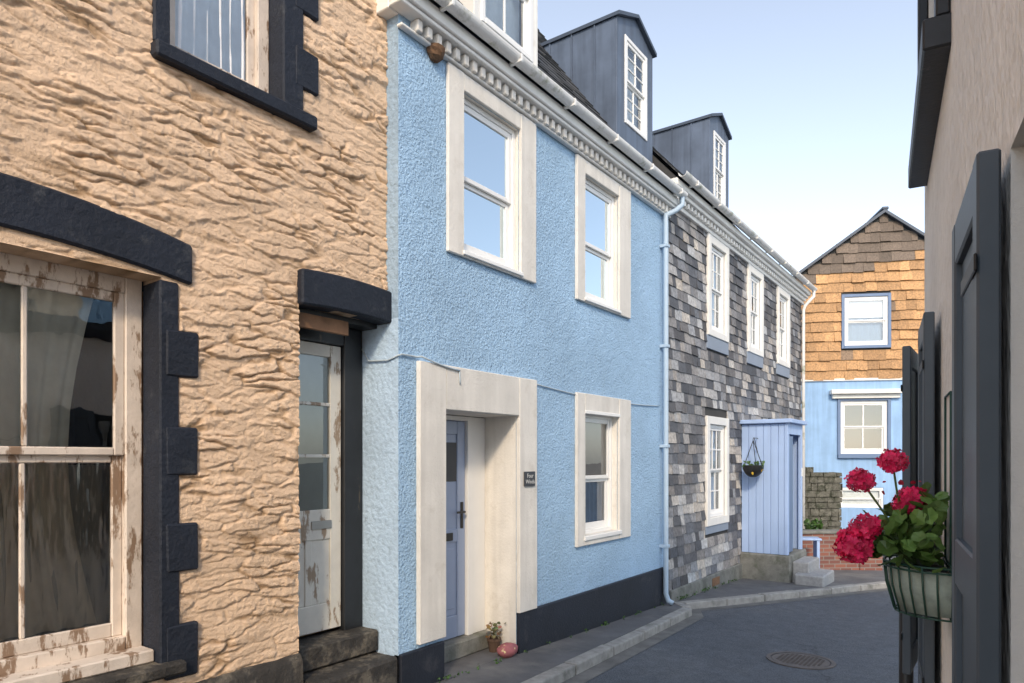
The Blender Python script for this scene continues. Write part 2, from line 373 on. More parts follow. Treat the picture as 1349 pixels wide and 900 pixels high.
def manhole():
    mc=(2.05,6.95);n=40
    e=empty('manhole_cover',(mc[0],mc[1],P(mc[1])-.086),(math.atan(-.033),0,0))
    def disc(r0,r1,z,nm,m):
        v=[];f=[]
        for k in range(n):
            t=2*math.pi*k/n; v+=[(r0*math.cos(t),r0*math.sin(t),z),(r1*math.cos(t),r1*math.sin(t),z),(r1*math.cos(t),r1*math.sin(t),z-.03)]
        for k in range(n):
            a=3*k;b=3*((k+1)%n); f+=[(a,a+1,b+1,b),(a+1,a+2,b+2,b+1)]
        mobj(nm,v,f,m,e)
    mi=mat('cast_iron',(.13,.11,.10),.6,.3,9,.3,60,.003)
    disc(.27,.31,.006,'frame_ring',mi); disc(0.0,.262,.004,'lid',mi)
    b=[]
    for i in range(-6,7):
        for j in range(-6,7):
            if (i*i+j*j)*.0014<.05: b.append((i*.037-.012,i*.037+.012,j*.037-.006,j*.037+.006,.004,.009))
    boxes('studs',b,mi,e,bevel=0)
manhole()

# ------------------------------------------------------------ peach stone cottage
SC=empty('stone_cottage')
XB=-.12; YE=3.606
ops=[(.35,1.915,.60,2.755),(1.953,2.70,4.02,5.55),(2.818,YE+.01,.28,2.78)]
def lin(a,b,st):
    n=max(1,round((b-a)/st)); return [a+(b-a)*i/n for i in range(n)]
def axis(bps,st):
    r=[]
    for a,b,s in zip(bps[:-1],bps[1:],st): r+=lin(a,b,s)
    return r+[bps[-1]]
gy=axis([-6,.35,.9,1.915,1.953,2.70,2.818,YE],[.12,.05,.007,.007,.007,.007,.007])
gz=axis([-.3,.28,.60,2.755,2.78,4.02,5.55,6.4],[.05,.0065,.0065,.0065,.0065,.0075,.03])
def sst(x): 
    x=max(0,min(1,x)); return x*x*(3-2*x)
# footprints of the painted quoins / lintels: the rubble is dressed back beneath them
dressed=[(1.90,2.018,.5,2.8),(0,2.088,2.72,3.0),(2.69,2.853,4.0,5.7),(1.86,1.965,4.0,5.7),(1.85,2.94,3.93,4.04),(2.80,3.64,2.75,3.0)]
for za,zb in ((2.21,2.47),(1.66,1.93),(1.12,1.39),(.52,.82)): dressed.append((1.93,2.123,za-.003,zb+.003))
for k in range(4): dressed.append((2.78,2.973,4.197+k*.5,4.463+k*.5))
def stone_h(y,z):
    w1=noise.noise(Vector((y*.9,z*1.6,7)))
    w2=noise.noise(Vector((y*14,z*26,3))); w3=noise.noise(Vector((y*12+9,z*20,13)))
    w4=noise.noise(Vector((y*4,z*7,23)))
    p=Vector((y*3.2+w3*.16+w4*.22,z*14.0+w1*.9+.15*y+w2*.24+w4*.32,0))
    d,pts=noise.voronoi(p)
    e=d[1]-d[0]; s=sst(e/.19)
    c=noise.cell_vector(pts[0]*3.17+Vector((.3,.2,.5)))
    qy=(p.y-pts[0].y); qx=(p.x-pts[0].x)
    tl=-qy*(.002+.018*(c.x-.15))+qx*(c.y-.5)*.020
    p2=Vector((y*9+w2*.35+c.x*3,z*32+w3*.5+qx*3,4)); d2,pt2=noise.voronoi(p2)
    c2=noise.cell_vector(pt2[0]*2.3+Vector((.1,.7,.5)))
    fac=.0075*c2.x+(p2.y-pt2[0].y)*(c2.y-.6)*.010+(p2.x-pt2[0].x)*(c2.z-.5)*.008
    e2=sst((d2[1]-d2[0])/.12)
    f=noise.fractal(Vector((y*26,z*50,2)),.55,2.,5)
    big=noise.noise(Vector((y*1.3,z*1.7,20)))
    patch=sst(.55+1.5*noise.noise(Vector((y*2.1,z*3.6,31))))
    open_=sst(.55+1.8*noise.noise(Vector((y*5.5,z*14,47))))
    k=.40+.42*patch
    jd=s+(1-s)*(1-open_)*.70
    h=.004+k*(jd*.011+s*(.015*c.z+tl))+fac*(.5+.5*s)*(.6+.4*patch)-(1-e2)*.002*patch+.0034*f+.008*big
    for (a,b,c0,d0) in dressed:
        if a<=y<=b and c0<=z<=d0: h=min(h,.012); break
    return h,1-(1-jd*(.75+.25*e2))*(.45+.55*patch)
vs=[];fs=[];ny=len(gy);nz=len(gz)
ao=[]
for j,z in enumerate(gz):
    for i,y in enumerate(gy):
        h,s=stone_h(y,z); ao.append(s); vs.append((XB+h-.014,y,z))
def ink(i,j):
    if i<0 or j<0 or i>=ny-1 or j>=nz-1: return False
    cy=(gy[i]+gy[i+1])/2; cz=(gz[j]+gz[j+1])/2
    return not any(o[0]<cy<o[1] and o[2]<cz<o[3] for o in ops)
back={}
def bk(k):
    if k not in back:
        back[k]=len(vs); vs.append((XB-.36,vs[k][1],vs[k][2])); ao.append(1)
    return back[k]
for j in range(nz-1):
    for i in range(ny-1):
        a=j*ny+i
        if ink(i,j): fs.append((a,a+1,a+1+ny,a+ny))
        else:
            if ink(i-1,j): fs.append((a,a+ny,bk(a+ny),bk(a)))
            if ink(i+1,j): fs.append((a+1+ny,a+1,bk(a+1),bk(a+1+ny)))
            if ink(i,j+1): fs.append((a+ny,a+1+ny,bk(a+1+ny),bk(a+ny)))
            if ink(i,j-1): fs.append((a+1,a,bk(a),bk(a+1)))
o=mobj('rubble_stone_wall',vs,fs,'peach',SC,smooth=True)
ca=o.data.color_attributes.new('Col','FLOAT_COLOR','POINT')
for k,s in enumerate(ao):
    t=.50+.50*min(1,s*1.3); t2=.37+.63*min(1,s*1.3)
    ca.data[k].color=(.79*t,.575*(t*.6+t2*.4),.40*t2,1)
def arch_lintel(name,y0,y1,z0,z1,rise,x0,x1,m,parent,n=14,low=.8):
    vs=[];fs=[]
    for i in range(n+1):
        t=i/n; y=y0+(y1-y0)*t; a=rise*(1-(2*t-1)**2)
        for x in (x0,x1):
            vs+=[(x,y,z0+a*low),(x,y,z1+a)]
    for i in range(n):
        b=4*i
        fs+=[(b+2,b+6,b+7,b+3),(b,b+1,b+5,b+4),(b+1,b+3,b+7,b+5),(b,b+4,b+6,b+2)]
    fs+=[(0,2,3,1),(4*n,4*n+1,4*n+3,4*n+2)]
    return mobj(name,vs,fs,m,parent,bevel=.012)
arch_lintel('window_lintel',.1,2.085,2.74,2.965,.11,XB-.19,XB+.024,'black',SC)
boxes('arch_infill',[(-.36,-.31,.35,1.91,2.70,2.9)],'black',SC,0)
qs=[(XB-.19,XB+.012,1.905,2.015,.56,2.738)]
for za,zb in ((2.21,2.47),(1.66,1.93),(1.12,1.39),(.52,.82)): qs.append((XB-.03,XB+.019,1.935,2.12,za,zb))
boxes('window_surround',qs,'black',SC,.010,jit=.004)
window(SC,-.30,.35,1.90,.68,2.76,fw=.09,sw=.055,rz=1.77,tc=3,bc=3,tr=1,br=1,mf='peel',mg='glassold',mg2='glassfrost',bw=.026,name='sash_window',bev=.006)
boxes('timber_sill',[(-.30,-.16,.3,1.90,.63,.70)],'peel',SC,.008)
boxes('stone_sill',[(XB-.19,XB+.07,.2,2.03,.555,.628)],'dstone',SC,.015)
curtain(SC,-.395,1.10,1.70,.85,2.7,'curtaincream',5,.020,pinch=.40)
curtain(SC,-.395,.45,.98,.85,2.7,'curtaincream',4,.020)
curtain(SC,-.43,1.25,1.80,.80,1.72,'frostback',5,.03)
boxes('upper_window_sill',[(XB-.15,XB+.06,1.86,2.93,3.94,4.03)],'black',SC,.012)
qs=[(XB-.15,XB+.014,2.69,2.85,4.031,5.6),(XB-.15,XB+.014,1.87,1.96,4.031,5.6)]
for k in range(4): qs.append((XB-.03,XB+.020,2.78,2.97,4.20+k*.5,4.20+k*.5+.26))
boxes('upper_window_surround',qs,'black',SC,.010,jit=.004)
window(SC,-.26,1.96,2.69,4.03,5.55,fw=.08,sw=.05,mf='peel',mg='glassdim',name='upper_window')
curtain(SC,-.325,2.03,2.6,4.1,5.5,'curtain',7,.012)
arch_lintel('door_lintel',2.81,3.635,2.765,3.0,.02,XB-.1,XB+.05,'black',SC)
xd=-.41
boxes('door_frame',[(xd-.05,xd+.03,3.42,3.60,.45,2.74),(xd-.05,xd+.03,2.76,2.82,.45,2.74),(xd-.05,xd+.028,2.82,3.42,2.60,2.74)],'blackwood',SC,.006)
boxes('lintel_soffit',[(xd-.05,XB-.101,2.76,3.60,2.741,2.80)],'blackwood',SC,.0)
y0,y1=2.825,3.415; zb,zt=.49,2.595
D=[(xd-.04,xd,y0,y0+.10,zb,zt),(xd-.04,xd,y1-.10,y1,zb,zt),(xd-.04,xd-.001,y0+.10,y1-.10,zb,zb+.2),(xd-.04,xd-.001,y0+.10,y1-.10,zt-.09,zt),
   (xd-.04,xd-.001,y0+.10,y1-.10,1.16,1.38),(xd-.025,xd-.012,y0+.10,y1-.10,zb+.2,1.16),
   (xd-.03,xd-.004,y0+.10,y1-.10,1.76,1.785),(xd-.03,xd-.004,y0+.10,y1-.10,2.14,2.165),
   (xd-.03,xd-.003,(y0+y1)/2-.03,(y0+y1)/2+.03,zb+.2,1.16)]
boxes('door_leaf',D,'peelwhite',SC,.005)
mobj('door_glass',[(xd-.02,y0+.1,1.38),(xd-.02,y1-.1,1.38),(xd-.02,y1-.1,zt-.09),(xd-.02,y0+.1,zt-.09)],[(0,1,2,3)],'glassdim',SC)
boxes('obscured_film',[(xd-.034,xd-.03,y0+.1,y1-.1,1.38,zt-.09)],'frostback',SC,0)
room(SC,xd-.045,y0,y1,zb,zt)
boxes('letterbox',[(xd,xd+.008,3.14,3.32,1.24,1.30)],'brass',SC,.002)
boxes('name_board',[(XB-.10,XB-.07,2.84,3.30,2.64,2.74)],'wood',SC,.004)
boxes('threshold',[(-.5,-.2,2.82,3.60,.30,.46)],'dstone',SC,.012)
boxes('door_step',[(-.3,.02,2.84,3.60,-.2,.29)],'dstone',SC,.02,jit=.006)
vs=[];fs=[];na=70
for i in range(na+1):
    y=-3+5.82*i/na; zt_=.47+.03*noise.noise(Vector((y*3,0,0)))-.0; ex=.045+.02*noise.noise(Vector((y*4,5,0)))
    for (x,z) in ((XB+ex,-.3),(XB+ex+.01,.1),(XB+ex,zt_-.05),(XB+ex-.03,zt_),(XB-.1,zt_+.01)): vs.append((x+.01*noise.noise(Vector((y*9,z*9,1))),y,z+.01*noise.noise(Vector((y*8,z*9,7)))))
for i in range(na):
    for k in range(4): fs.append((i*5+k,(i+1)*5+k,(i+1)*5+k+1,i*5+k+1))
fs.append(tuple(na*5+k for k in range(5)))
mobj('stained_plinth',vs,fs,'dstone',SC,smooth=True)
boxes('eaves_board',[(XB-.1,XB+.22,-6,3.55,6.3,6.42)],'white',SC)
mobj('roof',[(XB+.3,-6,6.38),(XB+.3,3.6,6.38),(-3.4,3.6,9.3),(-3.4,-6,9.3),(-7,-6,6.2),(-7,3.6,6.2)],[(0,1,2,3),(3,2,5,4)],mat('roof_slate',(.07,.075,.085),.7,.3,3),SC)
pm=mat('peach_side',(.78,.56,.38),.85,.1)
mobj('rear_walls',[(-6.8,-6,-.5),(-6.8,3.6,-.5),(-6.8,3.6,6.3),(-6.8,-6,6.3),(XB-.4,-6,-.5),(XB-.4,-6,6.3),(-3.4,-6,9.25),(XB-.5,3.598,-.5),(XB-.5,3.598,6.3),(-3.4,3.598,9.25)],[(0,1,2,3),(0,3,6,5,4),(1,7,8,9,2)],pm,SC)

# ------------------------------------------------------------ blue house
BH=empty('blue_rendered_house')
Y0,Y1=3.608,8.59
bops=[(4.331,5.145,3.47,4.79,.09),(6.334,7.122,3.47,4.79,.09),(4.096,5.109,-.15,2.146,.38),(6.334,7.122,.93,2.25,.12)]
wall('front_wall',0,Y0,Y1,-.3,5.25,bops,'blue',BH,mrev='whitetrim')
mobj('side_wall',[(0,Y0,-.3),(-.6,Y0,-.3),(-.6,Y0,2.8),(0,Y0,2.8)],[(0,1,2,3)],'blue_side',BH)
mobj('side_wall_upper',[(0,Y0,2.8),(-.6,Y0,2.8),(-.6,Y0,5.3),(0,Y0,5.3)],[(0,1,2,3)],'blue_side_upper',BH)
mobj('gable_side',[(-.6,Y0+.003,4),(-5.4,Y0+.003,4),(-5.4,Y0+.003,5.3),(-2.5,Y0+.003,8.62),(-.1,Y0+.003,5.3)],[(0,1,2,3,4)],'blue_side',BH)
def surround(nm,oy0,oy1,oz0,oz1,y0,y1,z0,z1,t,m='whitetrim'):
    boxes(nm,[(0.001,t,oy0,y0,oz0,oz1),(0.001,t,y1,oy1,oz0,oz1),(0.001,t-.003,y0,y1,z1,oz1)]+([(0.001,t-.003,y0,y1,oz0,z0)] if z0>oz0 else []),m,BH,.006,jit=.0015)
surround('upper_window_surround',4.1325,5.396,3.42,4.935,4.331,5.145,3.47,4.79,.035)
surround('upper_window_surround',6.16,7.417,3.42,4.935,6.334,7.122,3.47,4.79,.035)
surround('lower_window_surround',6.16,7.417,.83,2.45,6.334,7.122,.93,2.25,.035)
surround('door_surround',3.792,5.396,.335,2.50,4.096,5.109,.335,2.146,.045)
for (a,b,c,d,g1,rz) in ((4.331,5.145,3.47,4.79,'glass',4.10),(6.334,7.122,3.47,4.79,'glass',4.08)):
    window(BH,-.035,a,b,c,d,fw=.045,sw=.05,rz=rz,mg=g1,name='casement_window')
    boxes('window_sill',[(-.03,.05,a-.02,b+.02,c-.035,c-.002)],'upvc',BH,.004)
window(BH,-.06,6.334,7.122,.93,2.25,fw=.045,sw=.05,rz=1.53,mg='glassdim',name='lower_window')
boxes('window_sill',[(-.05,.05,6.30,7.16,.885,.928)],'upvc',BH,.004)
boxes('roller_blind',[(-.128,-.124,6.38,7.08,1.5,2.2)],'blind',BH,0)
curtain(BH,-.145,6.38,7.08,.95,1.5,'bluecurtain',7,.014)
boxes('lintel_shelf',[(-.03,.04,6.32,7.14,2.235,2.27)],'upvc',BH,.004)
boxes('plinth',[(-.05,.03,5.396-.28,Y1-.1,-.35,.335),(-.05,.03,Y0+.0,4.094,-.3,.30)],'plinth',BH,.008)
xd=-.38
boxes('recess_floor',[(-.5,-.001,4.10,5.105,-.3,-.02)],'pave',BH,0)
boxes('threshold_step',[(-.5,-.27,4.10,5.105,-.02,.13)],'wetstone',BH,.012)
boxes('door_frame',[(xd-.06,xd+.03,4.84,4.92,.13,2.14),(xd-.06,xd+.02,4.922,5.107,.13,2.14),(xd-.06,xd+.03,4.098,4.13,.13,2.14),(xd-.06,xd+.029,4.13,4.84,2.10,2.14)],'upvc',BH,.004)
y0,y1=4.135,4.835;zb,zt=.14,2.095
ym=(y0+y1)/2
D=[(xd-.04,xd,y0,y0+.11,zb,zt),(xd-.04,xd,y1-.11,y1,zb,zt)]
for a,b in ((zb,zb+.2),(1.0,1.12),(zt-.12,zt)): D.append((xd-.04,xd-.001,y0+.11,y1-.11,a,b))
D+=[(xd-.03,xd-.012,y0+.11,y1-.11,zb+.2,zt-.12),(xd-.03,xd-.002,ym-.045,ym+.045,zb+.2,1.0),(xd-.03,xd-.002,ym-.045,ym+.045,1.12,zt-.12),
    (xd-.03,xd-.006,y0+.14,ym-.075,.4,.95),(xd-.03,xd-.006,ym+.075,y1-.14,.4,.95)]
boxes('door_leaf',D,'door',BH,.006)
boxes('door_light',[(xd-.02,xd-.004,ym+.05,y1-.115,1.55,1.9)],'slateplaque',BH,.002)
boxes('letterbox',[(xd,xd+.012,ym-.03,ym+.17,1.02,1.09)],'iron',BH,.003)
boxes('door_handle',[(xd,xd+.012,4.765,4.80,1.12,1.36),(xd+.012,xd+.05,4.775,4.79,1.26,1.28),(xd+.038,xd+.05,4.67,4.79,1.26,1.28)],'iron',BH,.004)
boxes('house_sign',[(.046,.062,5.165,5.335,1.50,1.635)],'slateplaque',BH,.003)
for txt,zz in (('Four',1.578),('Winds',1.523)):
    c=bpy.data.curves.new('sign_lettering','FONT'); c.body=txt; c.size=.055; c.align_x='CENTER'; c.extrude=.0005
    o=bpy.data.objects.new('sign_lettering',c); col.objects.link(o); o.parent=BH; o.location=(.0632,5.25,zz); o.rotation_euler=(math.pi/2,0,math.pi/2); o.data.materials.append(M['signtext'])
dn=[];y=Y0+.12
while y<Y1-.1: dn.append((.0,.085,y,y+.055,4.965,5.055)); y+=.11
boxes('dentils',dn,'whitetrim',BH,.006)
boxes('cornice',[(.001,.055,Y0-.02,Y1-.02,4.945,4.968),(.001,.125,Y0-.10,Y1,5.056,5.09),(.001,.15,Y0-.10,Y1,5.0901,5.19)],'white',BH,.006)
boxes('cornice_end',[(-.35,.001,Y0-.10,Y0+.05,5.05,5.2)],'white',BH,.006)
vs=[];fs=[];n=14
for j in range(7):
    a=math.pi/2*j/6
    for k in range(n):
        t=2*math.pi*k/n; s=1+.15*noise.noise(Vector((t*2,a*3,0))); vs.append((.03+.075*math.cos(t)*math.cos(a)*s,3.98+.085*math.sin(t)*math.cos(a)*s,4.965-.10*math.sin(a)*s))
for j in range(6):
    for k in range(n): fs.append((j*n+k,j*n+(k+1)%n,(j+1)*n+(k+1)%n,(j+1)*n+k))
mobj('mud_nest',vs,fs,mat('mud',(.16,.09,.05),.95,.4,30,1.,60,.01),BH)
def gutter(parent,x,z,y0,y1,r=.06,m='gutter',nm='gutter'):
    vs=[];fs=[];n=12
    for y in (y0,y1):
        for rr in (r,r-.006):
            for k in range(n+1):
                t=math.pi+math.pi*k/n; vs.append((x+rr*math.cos(t),y,z+rr*math.sin(t)))
    s=n+1
    for k in range(n):
        fs+=[(k,k+1,2*s+k+1,2*s+k),(s+k+1,s+k,3*s+k,3*s+k+1)]
        fs+=[(k,s+k,s+k+1,k+1),(2*s+k+1,3*s+k+1,3*s+k,2*s+k)]
    fs+=[(0,2*s,3*s,s),(n,s+n,3*s+n,2*s+n)]
    mobj(nm,vs,fs,m,parent,smooth=False)
    br=[];y=y0+.4
    while y<y1: br.append((x-r-.004,x+r+.006,y-.015,y+.015,z-r-.006,z-r+.02)); br.append((x+r,x+r+.008,y-.015,y+.015,z-r,z+.004)); y+=.9
    boxes(nm+'_brackets',br,m,parent,.003)
gutter(BH,.215,5.235,Y0-.1,Y1+.02)
sl=1.35
nrm=Vector((sl,0,1)).normalized(); up=Vector((-1,0,sl)).normalized()
rl=math.hypot(2.65,2.65*sl)
tiles('roof_slates',(.17,Y0-.05,5.20),(0,1,0),up,nrm,int(rl/.17),.17,.25,.012,dark_pal,BH,lambda v:(0,Y1-Y0+.05),m='slate')
mobj('roof_deck',[(.15,Y0-.05,5.18),(.15,Y1,5.18),(-2.5,Y1,5.18+2.65*sl),(-2.5,Y0-.05,5.18+2.65*sl),(-5.4,Y0-.05,5.2),(-5.4,Y1,5.2)],[(0,1,2,3),(3,2,5,4)],'leaddark',BH)
boxes('ridge',[(-2.58,-2.42,Y0,Y1,5.2+2.65*sl-.03,5.2+2.65*sl+.05)],'leaddark',BH)
boxes('attic_closure',[(-.02,.13,Y0-.1,Y1,5.19,5.2)],'white',BH,0)

def dormer(parent,y0,y1,xf,xb,z0,ze,rise,wy0,wy1,wz0,wz1,body='lead',edge='leaddark',cols=2,rows=3,ov=.03):
    ym=(y0+y1)/2
    for nm,ya,yb in (('cheek',y0,y0+.05),('cheek',y1-.05,y1)):
        boxes('dormer_'+nm,[(xb,xf,ya,yb,z0,ze)],body,parent,.004)
    seams=[];x=xf-.30
    while x>xb+.1: seams.append((x-.008,x+.008,y0-.018,y0,z0,ze)); x-=.33
    boxes('standing_seams',seams,body,parent,0)
    boxes('dormer_front',[(xf-.05,xf-.002,y0+.05,wy0,z0,ze),(xf-.05,xf-.002,wy1,y1-.05,z0,ze),(xf-.05,xf-.002,wy0,wy1,wz1,ze),(xf-.05,xf-.002,wy0,wy1,z0,wz0)],body,parent,0)
    mobj('dormer_gable',[(xf-.004,y0+.02,ze),(xf-.004,y1-.02,ze),(xf-.004,ym,ze+rise)],[(0,1,2)],body,parent)
    t=.045
    for s,(ya,yb) in enumerate(((y0-ov,ym),(ym,y1+ov))):
        k=rise/(ym-y0)
        za=ze-(ov*k if s==0 else -rise); zb=ze+(rise if s==0 else -ov*k)
        v=[(x,y,z+dz) for x in (xb-.6,xf+.05) for dz in (0,t) for y,z in ((ya,za),(yb,zb))]
        mobj('dormer_roof',v,[(0,1,3,2),(4,6,7,5),(0,4,5,1),(2,3,7,6),(0,2,6,4),(1,5,7,3)],edge,parent)
    window(parent,xf+.012,wy0,wy1,wz0,wz1,fw=.05,sw=.04,tc=cols,bc=cols,tr=rows,br=rows,mg='glassdim',name='dormer_window')
    curtain(parent,xf-.12,wy0+.05,wy1-.05,wz0,wz1,'curtain',4,.015)
dormer(BH,7.5,8.55,-.2,-2.2,5.4,7.17,.22,7.72,8.36,5.95,7.05)
dormer(BH,4.62,5.62,-.1,-1.9,5.3,6.9,.2,4.72,5.52,5.62,6.8,body='white',edge='white',cols=2,rows=1)
e=empty('downpipe')
tube('pipe',[[(.215,8.55,5.18),(.215,8.55,5.08),(.16,8.48,5.0),(.07,8.36,4.92),(.07,8.36,4.8),(.07,8.36,P(8.4)+.15),(.10,8.37,P(8.4)+.06),(.16,8.38,P(8.4)+.03)]],.034,'pipe',e)
boxes('pipe_brackets',[(0,.11,8.315,8.405,z,z+.04) for z in (.6,1.9,3.2,4.5)],'pipe',e,.004)
def sag(a,b,n=14,s=.03):
    a=Vector(a);b=Vector(b); return [a.lerp(b,i/n)+Vector((0,0,-s*4*(i/n)*(1-i/n))) for i in range(n+1)]
e=empty('telephone_cable')
tube('cable_run',[[(-.40,3.598,2.62),(-.3,3.59,2.50),(-.1,3.595,2.49),(.012,3.60,2.52)]+sag((.014,3.63,2.53),(.014,3.79,2.53),4,.0)+sag((.056,3.80,2.53),(.052,4.25,2.47),6,.01)],.007,'cable',e)
tube('cable_run_lower',[sag((.048,4.25,2.47),(.048,4.26,2.36),3,0)],.006,'cable',e)
tube('cable_run_right',[sag((.012,5.40,2.47),(.012,8.28,2.44),20,.045)],.006,'cable',e)

# ------------------------------------------------------------ slate house
SH=empty('slate_hung_house')
S0,S1=8.592,15.87
uw=[(10.01,10.943),(11.975,12.88),(13.857,14.777)]
sops=[(a+.12,b-.12,3.72,5.02,.1) for a,b in uw]+[(10.07,10.83,.86,2.28,.1)]
wall('front_wall',0,S0,S1,-.6,5.3,sops,'backing',SH,mrev='white')
top_ops=[(a-S0,b-S0,3.50-.1,5.2) for a,b in uw]+[(9.95-S0,10.94-S0,.62,2.42),(11.66-S0,12.64-S0,-.5,2.3)]
tiles('hung_slates',(.004,S0,.0),(0,1,0),(0,0,1),(1,0,0),37,.141,.215,.016,slate_wall_pal,SH,lambda v:(0,S1-S0),[(a,b,c,d) for a,b,c,d in top_ops],jit=.32,drop=1.5)
boxes('concrete_base',[(0,.05,S0+.0,S1,-.65,-.002)],'wetstone',SH,.01)
for a,b in uw:
    boxes('window_surround',[(0.002,.05,a,a+.12,3.62,5.15),(0.002,.05,b-.12,b,3.62,5.15),(0.002,.047,a+.12,b-.12,5.02,5.15),(0.002,.047,a+.12,b-.12,3.62,3.72)],'white',SH,.006)
    boxes('window_apron',[(0.002,.03,a-.02,b+.02,3.42,3.618)],'apron',SH,.004)
    window(SH,.0,a+.12,b-.12,3.72,5.02,fw=.05,sw=.04,tc=3,bc=3,tr=2,br=2,mg='glassdim',name='sash_window')
    curtain(SH,-.12,a+.15,b-.15,3.75,5.0,'curtain',6,.02)
boxes('window_surround',[(0.002,.05,9.95,10.07,.74,2.40),(0.002,.05,10.83,10.94,.74,2.40),(0.002,.047,10.07,10.83,2.28,2.40),(0.002,.047,10.07,10.83,.74,.86)],'white',SH,.006)
boxes('window_apron',[(0.002,.03,9.94,10.95,.62,.738)],'apron',SH,.004)
window(SH,.0,10.07,10.83,.86,2.28,fw=.05,sw=.04,tc=3,bc=3,tr=2,br=2,mg='glassdim',name='sash_window')
curtain(SH,-.12,10.1,10.8,.9,2.25,'curtain',6,.02)
boxes('air_vent',[(.02,.062,10.15,10.45,-.18,-.06)],'wood',SH,.003)
dn=[];y=S0+.05
while y<S1: dn.append((.0,.11,y,y+.06,5.20,5.27)); y+=.13
boxes('dentils',dn,'white',SH,.004)
boxes('cornice',[(.001,.06,S0-.1,S1+.05,5.14,5.2),(.001,.14,S0-.12,S1+.08,5.271,5.33),(.001,.19,S0-.14,S1+.10,5.3301,5.42)],'white',SH,.006)
gutter(SH,.26,5.47,S0-.14,S1+.1)
sl2=1.12
nrm=Vector((sl2,0,1)).normalized(); up=Vector((-1,0,sl2)).normalized()
rl=math.hypot(2.4,2.4*sl2)
tiles('roof_slates',(.21,S0,5.45),(0,1,0),up,nrm,int(rl/.17),.17,.25,.012,dark_pal,SH,lambda v:(0,S1-S0+.05),m='slate')
mobj('roof_deck',[(.2,S0,5.43),(.2,S1+.05,5.43),(-2.2,S1+.05,5.43+2.4*sl2),(-2.2,S0,5.43+2.4*sl2),(-4.8,S0,5.2),(-4.8,S1+.05,5.2)],[(0,1,2,3),(3,2,5,4)],'leaddark',SH)
mobj('end_walls',[(0,S1,-.7),(-4.7,S1,-.7),(-4.7,S1,5.25),(-2.2,S1,8.1),(0,S1,5.4),
                  (0,S0+.002,5.0),(-4.7,S0+.002,5.0),(-4.7,S0+.002,5.25),(-2.2,S0+.002,8.1),(.15,S0+.002,5.45),(-4.7,S0,-.7)],[(0,1,2,3,4),(5,6,7,8,9),(1,10,6,7,2)],'backing',SH)
dormer(SH,10.73,11.66,-.2,-2.0,5.5,7.24,.2,10.92,11.48,5.95,7.10)
e=empty('downpipe')
tube('pipe',[[(.26,15.9,5.42),(.26,15.9,5.3),(.1,15.82,5.1),(.07,15.8,5.0),(.07,15.8,-.3)]],.035,'gutter',e)

# porch
PO=empty('timber_porch')
py0,py1,px=11.66,12.64,.72
bd=[];x=.02
while x<px-.03: bd.append((x,min(x+.115,px-.002),py0,py0+.03,.18,2.33)); x+=.12
boxes('side_boards',bd,'porch',PO,.005)
boxes('side_panel_far',[(.02,px-.002,py1-.03,py1,.18,2.33)],'porch',PO,.004)
boxes('corner_posts',[(px-.001,px+.05,py0-.01,py0+.09,.18,2.34),(px-.001,px+.05,py1-.09,py1+.01,.18,2.34),(px-.001,px+.045,py0+.09,py1-.09,2.16,2.34)],'porch',PO,.005)
boxes('flat_roof',[(0.0,px+.12,py0-.07,py1+.07,2.341,2.41)],'porch',PO,.01)
boxes('inner_door',[(.06,.10,py0+.1,py1-.1,.18,2.15)],'trimblue',PO,.005)
boxes('open_door',[(px-.02,px+.02,py0+.10,py0+.45,.2,2.14)],'trimblue',PO,.006)
boxes('door_number_plate',[(px+.05,px+.06,py1-.07,py1-.01,1.45,1.6)],'white',PO,.002)
boxes('stone_base',[(0,px+.10,py0-.06,py1+.08,-.6,.178)],'wetstone',PO,.02)
ST=empty('stone_steps')
boxes('upper_step',[(px+.101,1.08,11.72,12.5,-.5,.08)],'granite',ST,.02)
boxes('lower_step',[(.90,1.34,11.52,12.35,-.5,-.09)],'granite',ST,.02)
HB=empty('hanging_basket')
tube('bracket',[[(.29,py0,2.1),(.29,py0-.25,2.1),(.29,py0-.27,2.06)],[(.29,py0,1.85),(.29,py0-.2,2.1)],[(.29,py0-.26,2.06),(.43,py0-.26,1.66)],[(.29,py0-.26,2.06),(.15,py0-.26,1.66)],[(.29,py0-.26,2.06),(.29,py0-.12,1.66)]],.006,'iron',HB,6)
vs=[];fs=[]
for j in range(7):
    a=math.pi/2*j/6; r=.17*math.cos(a)
    for k in range(16):
        t=2*math.pi*k/16; vs.append((.29+r*math.cos(t),py0-.26+r*math.sin(t),1.65-.2*math.sin(a)))
for j in range(6):
    for k in range(16):
        fs.append((j*16+k,j*16+(k+1)%16,(j+1)*16+(k+1)%16,(j+1)*16+k))
mobj('bowl',vs,fs,'iron',HB,smooth=True)

def leafcloud(name,pts,parent,size,pal,m='leaf',n=8,cup=.2,up=.5):
    vs=[];fs=[];cs=[]
    for p in pts:
        p=Vector(p); nrm=Vector((U(-1,1),U(-1,1),U(-1,1)+up)).normalized()
        a=nrm.orthogonal().normalized(); b=nrm.cross(a); s=size*U(.6,1.2); c=pal(); bI=len(vs)
        vs.append(p-nrm*s*cup)
        for k in range(n):
            t=2*math.pi*k/n; rr=s*(1+.13*math.sin(t*5+1)); vs.append(p+(a*math.cos(t)+b*math.sin(t))*rr+nrm*s*U(-.12,.12))
        for k in range(n): fs.append((bI,bI+1+k,bI+1+(k+1)%n)); cs.append(c)
    o=mobj(name,vs,fs,m,parent)
    ca=o.data.color_attributes.new('Col','FLOAT_COLOR','CORNER')
    for q,c in zip(o.data.polygons,cs):
        for li in q.loop_indices: ca.data[li].color=c+(1,)
    return o
def gpal():
    b=U(.5,1.3); return (.06*b,.13*b,.03*b)
def gpal2():
    b=U(.6,1.4); return (.10*b,.19*b,.04*b)
